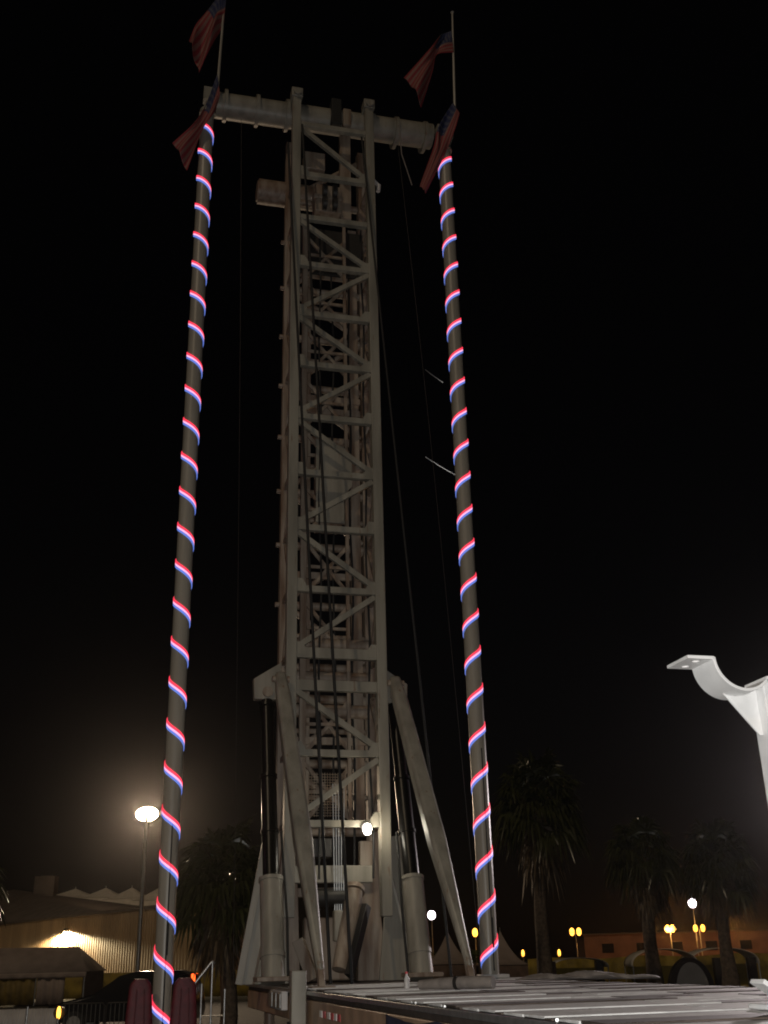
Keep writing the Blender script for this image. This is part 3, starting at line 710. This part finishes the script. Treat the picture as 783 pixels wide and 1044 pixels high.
# hipped canopy in front of the hall
cn = Thing('canopy_tent', (-20, 60, 0), 'low greyish canopy tent with a hipped roof below the wall light', 'tent', ride=False)
rf = MB()
x0, x1, y0, y1 = -29., -15.7, 59.0, 63.0
rf.add([(x0, y0, 1.55), (x1, y0, 1.55), (x1, y1, 1.55), (x0, y1, 1.55), (x0 + 1, 61, 2.78), (-16.75, 61, 2.74)],
       [(0, 1, 5, 4), (1, 2, 5), (2, 3, 4, 5), (3, 0, 4)])
cn.part(rf, 'roof', M['tent_grey'], solid=.03)
cn.part(MB().grid(lambda s, t: (x0 + (x1 - x0) * s, y0 - .03 - .04 * math.sin(s * 120) * (1 - t), 1.28 + .26 * t), 120, 3), 'valance', M['tent_grey'], solid=.01)
for a, b in ((-29, -25.5), (-25.3, -21.8), (-21.6, -18.3)):
    cn.part(MB().grid(lambda s, t: (a + (b - a) * s, y0 + .1 + .05 * math.sin(s * 40), .05 + 1.3 * t), 50, 2), 'side_panel', M['tent_yellow'], solid=.01)
cn.part(MB().grid(lambda s, t: (-18.2 + 1.4 * s, y0 + .1 + .04 * math.sin(s * 20), .05 + 1.3 * t), 20, 2), 'side_panel', M['tent_grey'], solid=.01)
for x in (x0 + .1, -25.4, -21.7, -18.25, x1 - .1):
    cn.part(MB().cyl((x, y0 + .05, 0), (x, y0 + .05, 1.55), .035, n=10), 'pole', M['steel'])
cn.part(MB().box((-16.3, 62.7, .8), (1.1, .1, 1.5)), 'rear_panel', M['tent_brown'])

# white scalloped pavilions beyond the hall
def pavilion(x, y, wd, zp, ze, label):
    T_ = Thing('white_pavilion', (x, y, 0), label, 'tent', 'white peaked tents beyond the hall', ride=False)
    def fn(s, t):
        a = 2 * math.pi * s; ca, sa = math.cos(a), math.sin(a)
        k = wd / 2 / max(abs(ca), abs(sa))
        r = k * (1 - t)
        return (x + r * ca, y + r * sa, ze + (zp - ze) * t ** 1.25)
    T_.part(MB().grid(fn, 64, 12), 'roof', M['tent'], angle=60)
    T_.part(MB().box((x, y, ze / 2), (wd * .98, wd * .98, ze - .02)), 'wall', M['tent'], bevel=.03)
    T_.part(MB().cyl((x, y, zp - .3), (x, y, zp + .25), .06, n=8), 'mast', M['steel'])
pavilion(-47.0, 167, 7.2, 12.2, 10.9, 'white peaked tent top, leftmost of the row beyond the dark hall roof')
pavilion(-42.0, 165, 6.6, 12.1, 10.6, 'white peaked tent top, second from the left beyond the hall roof')
pavilion(-37.6, 162.5, 6.4, 11.9, 10.2, 'white peaked tent top beyond the hall, left of the floodlight mast')
pavilion(-33.2, 160, 6.4, 11.6, 9.8, 'white peaked tent top directly behind the floodlight mast')

# hedge / banner strip before the hall
single(MB().grid(lambda s, t: (-21 + 14.5 * s, 66 - 3 * s + .05 * math.sin(s * 60), .1 + 1.3 * t), 80, 3), 'scrim_fence', M['yellow'], (-15, 64, .1), 'mustard scrim fence running below the corrugated hall wall', 'scrim fence', ride=False, solid=.02)

# crowd barriers
def barrier(xa, xb, y, zt, label, grp, m='dark'):
    b = Thing('crowd_barrier', ((xa + xb) / 2, y, 0), label, 'barrier', grp, ride=False)
    b.part(MB().sweep([(xa, y, .06), (xa, y, zt - .06), (xa + .06, y, zt), (xb - .06, y, zt), (xb, y, zt - .06), (xb, y, .06)], .022, 10), 'frame', M[m])
    b.part(MB().cyl((xa, y, .2), (xb, y, .2), .018, n=8), 'bottom_rail', M[m])
    bars = MB(); n_ = int((xb - xa) / .115)
    for k in range(1, n_): bars.cyl((xa + (xb - xa) * k / n_, y, .2), (xa + (xb - xa) * k / n_, y, zt), .011, n=6)
    b.part(bars, 'bars', M['steel'])
    for x in (xa + .3, xb - .3): b.part(MB().bar((x, y - .3, .025), (x, y + .3, .025), .05, .03), 'foot', M[m])
barrier(-9.15, -7.95, 32, .90, 'black picket crowd barrier below the grey canopy, beside the amber flame light', 'crowd barriers at lower left')
barrier(-7.9, -6.7, 32, .90, 'black picket crowd barrier left of the red seats, beside the dark car', 'crowd barriers at lower left')
for k in range(4):
    xa = -12.6 + .86 * k
    pn = Thing('panel_fence', (xa + .4, 32, 0), ['white vinyl fence panel in the bottom left corner', 'white vinyl fence panel, second from the bottom left corner', 'white vinyl fence panel, third from the bottom left corner', 'white vinyl fence panel beside the amber flame light'][k], 'fence panel', 'white fence panels at lower left', ride=False)
    pn.part(MB().grid(lambda s, t: (xa + .8 * s, 32 + .012 * math.sin(s * 50), .1 + .7 * t), 30, 2), 'panel', M['vinyl'], solid=.02)
    pn.part(MB().cyl((xa + .83, 32, 0), (xa + .83, 32, .86), .03, n=8), 'post', M['steel'])
lamp_post('flame_light', -8.62, 30, .76, 1, 'lamp_amber', 'small orange flame-like light on the fence at lower left', 'light', None, hw=.10, hh=.3, r=.02)

# dark car behind the pole
def car():
    x0, y0 = -10.08, 33.7
    c_ = Thing('parked_car', (x0 + 2.15, y0 + .85, 0), 'black parked car with a lit red tail light behind the striped pole foot', 'car', ride=False)
    prof = [(.05, .35), (0, .62), (.1, .82), (.9, .98), (1.35, 1.08), (2.05, 1.55), (2.5, 1.66), (3.7, 1.66), (4.1, 1.55), (4.28, 1.1), (4.34, .6), (4.28, .35)]
    w = 1.72
    m = MB()
    n_ = len(prof)
    rows = []
    for yy, ins in ((0, .06), (.06, 0), (w - .06, 0), (w, .06)):
        rows.append([Vector((x0 + px + (ins if px < 2 else -ins), y0 + yy + (.14 * max(0, (pz - 1.0) / .66) * (1 if yy < w / 2 else -1)), pz - (ins * .5 if pz > .8 else 0))) for px, pz in prof])
    b0 = 0
    for r_ in rows: m.v += r_
    for j in range(3):
        for i in range(n_): 
            a, b = j * n_ + i, j * n_ + (i + 1) % n_
            m.f.append((a, b, b + n_, a + n_))
    m.f.append(tuple(range(n_))); m.f.append(tuple(3 * n_ + k for k in reversed(range(n_))))
    c_.part(m, 'body', M['carpaint'], bevel=.03)
    for yy in (y0 - .012, y0 + w + .012):
        s_ = 1 if yy < y0 + .5 else -1
        for pts in ([(1.5, 1.1), (2.12, 1.5), (2.75, 1.56), (2.75, 1.1)], [(2.85, 1.1), (2.85, 1.56), (3.75, 1.56), (4.0, 1.45), (4.1, 1.1)]):
            off = [Vector((x0 + px, yy + s_ * .14 * max(0, (pz - 1.0) / .66) , pz)) for px, pz in pts]
            c_.part(MB().ext(off, (0, .012 * s_, 0)), 'side_window', M['glass'])
    for px in (.85, 3.45):
        for yy in (y0 + .08, y0 + w - .08):
            wh = c_.part(MB().cyl((x0 + px, yy - .1, .33), (x0 + px, yy + .1, .33), .33, n=26), 'wheel', M['rubber'], bevel=.03)
            c_.part(MB().cyl((x0 + px, yy - .11, .33), (x0 + px, yy + .11, .33), .2, n=18), 'rim', M['steel'], wh)
    for yy in (y0 + .06, y0 + w - .2):
        c_.part(MB().box((x0 + (4.2 if yy < y0 + .5 else 4.03), yy + .05, 1.43), (.10, .12, .26)), 'tail_light', M['lamp_tail'], bevel=.02)
    for yy in (y0 + .1, y0 + w - .4): c_.part(MB().box((x0 + .1, yy + .15, .74), (.1, .3, .14)), 'headlight', M['glass'], bevel=.02)
car()

# ------------------------------------------------------------------ right background: tents, scrim, low building, bush
LB = Thing('low_building', (56, 206, 0), 'low reddish brown building at the right behind the palms', 'building', ride=False)
LB.part(MB().box((56, 206, 2.25), (46, 10, 4.5)), 'wall', M['brownwall'])
LB.part(MB().box((56, 206, 4.6), (46.6, 10.6, .2)), 'roof', M['roofdark'])
for k in range(7): LB.part(MB().box((37 + 6 * k, 200.96, 2.3), (2.0, .1, 1.5)), 'window', M['glass'])
def peaked(x, y, wd, zp, ze, label, m='tent_grey'):
    T_ = Thing('peaked_tent', (x, y, 0), label, 'tent', 'pale peaked tents behind the tower', ride=False)
    def fn(s, t):
        a = 2 * math.pi * s; ca, sa = math.cos(a), math.sin(a)
        k = wd / 2 / max(abs(ca), abs(sa))
        r = k * (1 - t) * 1.0
        return (x + r * ca, y + r * sa, ze + (zp - ze) * t ** 2.2)
    T_.part(MB().grid(fn, 64, 14), 'roof', M[m], angle=60)
    T_.part(MB().box((x, y, ze / 2), (wd * .97, wd * .97, ze - .04)), 'wall', M['tent_brown'], bevel=.02)
    T_.part(MB().cyl((x, y, zp - .2), (x, y, zp + .15), .03, n=8), 'finial', M['steel'])
peaked(2.75, 60, 3.0, 3.05, 1.45, 'peaked tent seen in the gap between the right cylinder and the slanting strut')
peaked(5.5, 60, 3.0, 3.0, 1.35, 'peaked tent partly behind the foot of the right striped pole')
def bush(x, y, z, sx, sz, label, seed):
    rn = random.Random(seed); m = MB()
    for i in range(1500):
        a, b = rn.uniform(0, 6.28), rn.uniform(-1, 1); r = rn.uniform(.55, 1) ** .5
        q = math.sqrt(1 - b * b)
        p = Vector((x + sx * r * q * math.cos(a) * (1 + .2 * math.sin(5 * a)), y + .8 * r * q * math.sin(a), z + sz * r * b))
        d = Vector((rn.uniform(-1, 1), rn.uniform(-1, 1), rn.uniform(-.4, 1))).normalized(); e = d.orthogonal().normalized()
        L = rn.uniform(.06, .13)
        m.add([p, p + d * L * .5 + e * L * .28, p + d * L, p + d * L * .5 - e * L * .28], [(0, 1, 2, 3)])
    t_ = Thing('bush', (x, y, 0), label, 'bush', 'bushes behind the peaked tents', ride=False)
    t_.part(m, 'foliage', M['leaf'], recalc=False, angle=180)
    t_.part(MB().sweep([(x, y, 0), (x, y, z)], [.08, .04], 8), 'stem', M['trunk'])
bush(1.6, 63, 1.35, 1.3, .75, 'leafy bush left of the peaked tent behind the right cylinder', 5)
bush(4.2, 63, 1.35, 1.2, .75, 'leafy bush between the two peaked tents behind the strut', 6)
single(MB().grid(lambda s, t: (6.5 + 17 * s, 57 + .06 * math.sin(s * 130), .1 + (1.5 + .05 * math.sin(s * 23)) * t), 160, 3), 'scrim_fence', M['yellow'], (14, 57, .1),
       'mustard scrim fence behind the palms beyond the deck', 'scrim fence', ride=False, solid=.02)
fp = Thing('scrim_posts', (14, 57, 0), None, None, ride=False) if False else None
def dome(x, y, w, zt, label):
    T_ = Thing('domed_canopy', (x, y, 0), label, 'canopy', 'low pale canopies behind the palms', ride=False)
    def fn(s, t):
        a = math.pi * s
        return (x - w / 2 * math.cos(a), y - 1 + 2 * t, 1.2 + (zt - 1.2) * math.sin(a) ** .8)
    T_.part(MB().grid(fn, 30, 4), 'cover', M['tent'], solid=.03, angle=70)
    for sx in (-1, 1):
        for yy in (-1, 1): T_.part(MB().cyl((x + sx * w / 2 * .98, y + yy * .95, 0), (x + sx * w / 2 * .98, y + yy * .95, 1.22), .03, n=8), 'pole', M['steel'])
    T_.part(MB().box((x, y + .9, .6), (w * .94, .06, 1.15)), 'side_panel', M['yellow'])
dome(12.3, 54, 3.0, 1.92, 'low domed pale canopy between the middle and right palm trunks')
dome(15.3, 55, 3.2, 1.9, 'low pale canopy right of the rightmost palm trunk')
dome(8.6, 55, 2.6, 1.62, 'low pale canopy between the tallest and the middle palm trunks')
ar = Thing('arched_booth', (12.65, 50, 0), 'small arched pale booth with a dark rim in front of a domed canopy', 'booth', ride=False)
def archpts(r, zt, z0=.0): return [Vector((12.65 + r * math.cos(a), 50, z0 + zt * math.sin(a) ** .9)) for a in [math.pi * k / 24 for k in range(25)]]
ar.part(MB().ext(archpts(.98, 1.55), (0, .5, 0)), 'rim', M['dark'])
ar.part(MB().ext([p + Vector((0, -.02, 0)) for p in archpts(.72, 1.36)], (0, -.05, 0)), 'front', M['tent'])
for k, (x, w, mm) in enumerate(((6.9, .5, 'tent_brown'), (9.1, .35, 'dark'), (14.35, .28, 'dark'), (15.9, .35, 'dark'))):
    bx = Thing('standing_cabinet', (x, 52, 0), ['brown cabinet left of the tallest palm trunk', 'dark cabinet between the tallest and the middle palm trunks', 'dark cabinet immediately left of the rightmost palm trunk', 'dark cabinet right of the rightmost palm trunk'][k], 'cabinet', 'cabinets by the scrim fence', ride=False)
    bx.part(MB().box((x, 52, .75), (w, .4, 1.5)), 'cabinet', M[mm], bevel=.03)
    bx.part(MB().box((x, 51.78, .8), (w * .8, .02, 1.2)), 'door', M[mm], bevel=.005)

# ------------------------------------------------------------------ haze
hz = MB().box((0, 120, 13.0), (396, 350, 28.2))  # thin haze volume added to give the lamps a bloom
hm = bpy.data.materials.new('lamp_bloom_haze'); hm.use_nodes = True
nt = hm.node_tree
for n_ in list(nt.nodes):
    if n_.type == 'BSDF_PRINCIPLED': nt.nodes.remove(n_)
pv = nt.nodes.new('ShaderNodeVolumePrincipled')
pv.inputs['Color'].default_value = (.95, .9, .88, 1); pv.inputs['Density'].default_value = .00013; pv.inputs['Anisotropy'].default_value = .94
nt.links.new(pv.outputs[0], nt.nodes['Material Output'].inputs['Volume'])
single(hz, 'haze', hm, (0, 0, 0), None, None, ride=False, kind='stuff')

# ------------------------------------------------------------------ lights
def light(name, kind, loc, col, power, aim=None, **k):
    l = bpy.data.lights.new(name, kind); l.color = col; l.energy = power
    for a, b in k.items(): setattr(l, a, b)
    o = bpy.data.objects.new(name, l); o.location = loc; COL.objects.link(o)
    if aim is not None: o.rotation_euler = (Vector(aim) - Vector(loc)).to_track_quat('-Z', 'Y').to_euler()
    return o
cam_loc = Vector((0, 0, 1.9))
light('flash_lamp', 'POINT', cam_loc + Vector((.06, -.10, .08)), (1, .98, .94), 2350, shadow_soft_size=.02)
light('flood_and_fill_lamp', 'SPOT', (-15.55, 69.7, 10.6), (1, .74, .50), 10500, aim=(-2, 18, 8), spot_size=R(90), spot_blend=1.0, shadow_soft_size=.4)
light('flood_and_fill_lamp', 'SPOT', (-15.55, 70.7, 10.6), (1, .72, .45), 16000, aim=(-40, 164, 11.8), spot_size=R(17), spot_blend=.4, shadow_soft_size=.4)  # added spot facing back from the mast, only to light the white tents
light('work_lamp', 'POINT', RIDE @ U(.55, .36, 4.0), (1, .9, .68), 14, shadow_soft_size=.06)
light('wall_lamp', 'SPOT', wlp + nrm * .45 + Vector((0, 0, -.12)), (1, .76, .42), 26000, aim=wp + nrm * 1.0 + Vector((0, 0, 0)), spot_size=R(172), spot_blend=.12, shadow_soft_size=.15)
light('right_flood_lamp', 'SPOT', (12.3, 30, 5.9), (1, .88, .88), 9500, aim=(2.3, 6.5, 1.5), spot_size=R(66), spot_blend=1.0, shadow_soft_size=.25)
rp = lamp_post('floodlight', 12.3, 30.2, 5.9, 2, 'lamp_white', 'white floodlight mast beyond the right edge, shining on the deck', 'floodlight', hw=.5, hh=.4, r=.07)
light('amber_lamp', 'POINT', (43.1, 179, 4.7), (1, .42, .10), 2500, shadow_soft_size=.5)
light('amber_lamp', 'POINT', (54, 182, 4.9), (1, .42, .10), 2500, shadow_soft_size=.5)
night_fill = light('night_fill', 'SUN', (0, -10, 30), (1, .78, .52), .30, angle=R(.5))  # dim warm fill from behind the camera, added for city glow
SE, SA = R(38), R(200)
sd = Vector((math.sin(SA) * math.cos(SE), math.cos(SA) * math.cos(SE), math.sin(SE)))
night_fill.rotation_euler = sd.to_track_quat('Z', 'Y').to_euler()

# ------------------------------------------------------------------ world
w = bpy.data.worlds.new('World'); S.world = w; w.use_nodes = True
nt = w.node_tree; bg = nt.nodes['Background']
sk = nt.nodes.new('ShaderNodeTexSky'); sk.sky_type = 'NISHITA'; sk.sun_disc = False
sk.sun_elevation = SE; sk.sun_rotation = SA
hs = nt.nodes.new('ShaderNodeMix'); hs.data_type = 'RGBA'; hs.blend_type = 'MULTIPLY'; hs.inputs[0].default_value = 1
hs.inputs[7].default_value = (1, .62, .46, 1)
nt.links.new(sk.outputs[0], hs.inputs[6]); nt.links.new(hs.outputs[2], bg.inputs['Color'])
bg.inputs['Strength'].default_value = .0004

# ------------------------------------------------------------------ camera
cd = bpy.data.cameras.new('camera'); co = bpy.data.objects.new('camera', cd); COL.objects.link(co)
cd.sensor_fit = 'VERTICAL'; cd.sensor_height = 36; cd.lens = 36 * 1090 / 1044; cd.clip_end = 3000; cd.clip_start = .05
co.location = cam_loc
q = Matrix.Rotation(R(90 + 22.56), 4, 'X') @ Matrix.Rotation(R(-1.44), 4, 'Z')
co.rotation_euler = q.to_euler()
S.camera = co

S.render.engine = 'CYCLES'
cy = S.cycles
cy.use_denoising = True
try: cy.denoiser = 'OPENIMAGEDENOISE'
except Exception: pass
cy.max_bounces = 6; cy.diffuse_bounces = 3; cy.glossy_bounces = 3; cy.volume_bounces = 0
cy.filter_width = 1.9
cy.sample_clamp_indirect = 4
S.view_settings.view_transform = 'Standard'; S.view_settings.look = 'None'
S.view_settings.exposure = 0; S.view_settings.gamma = 1
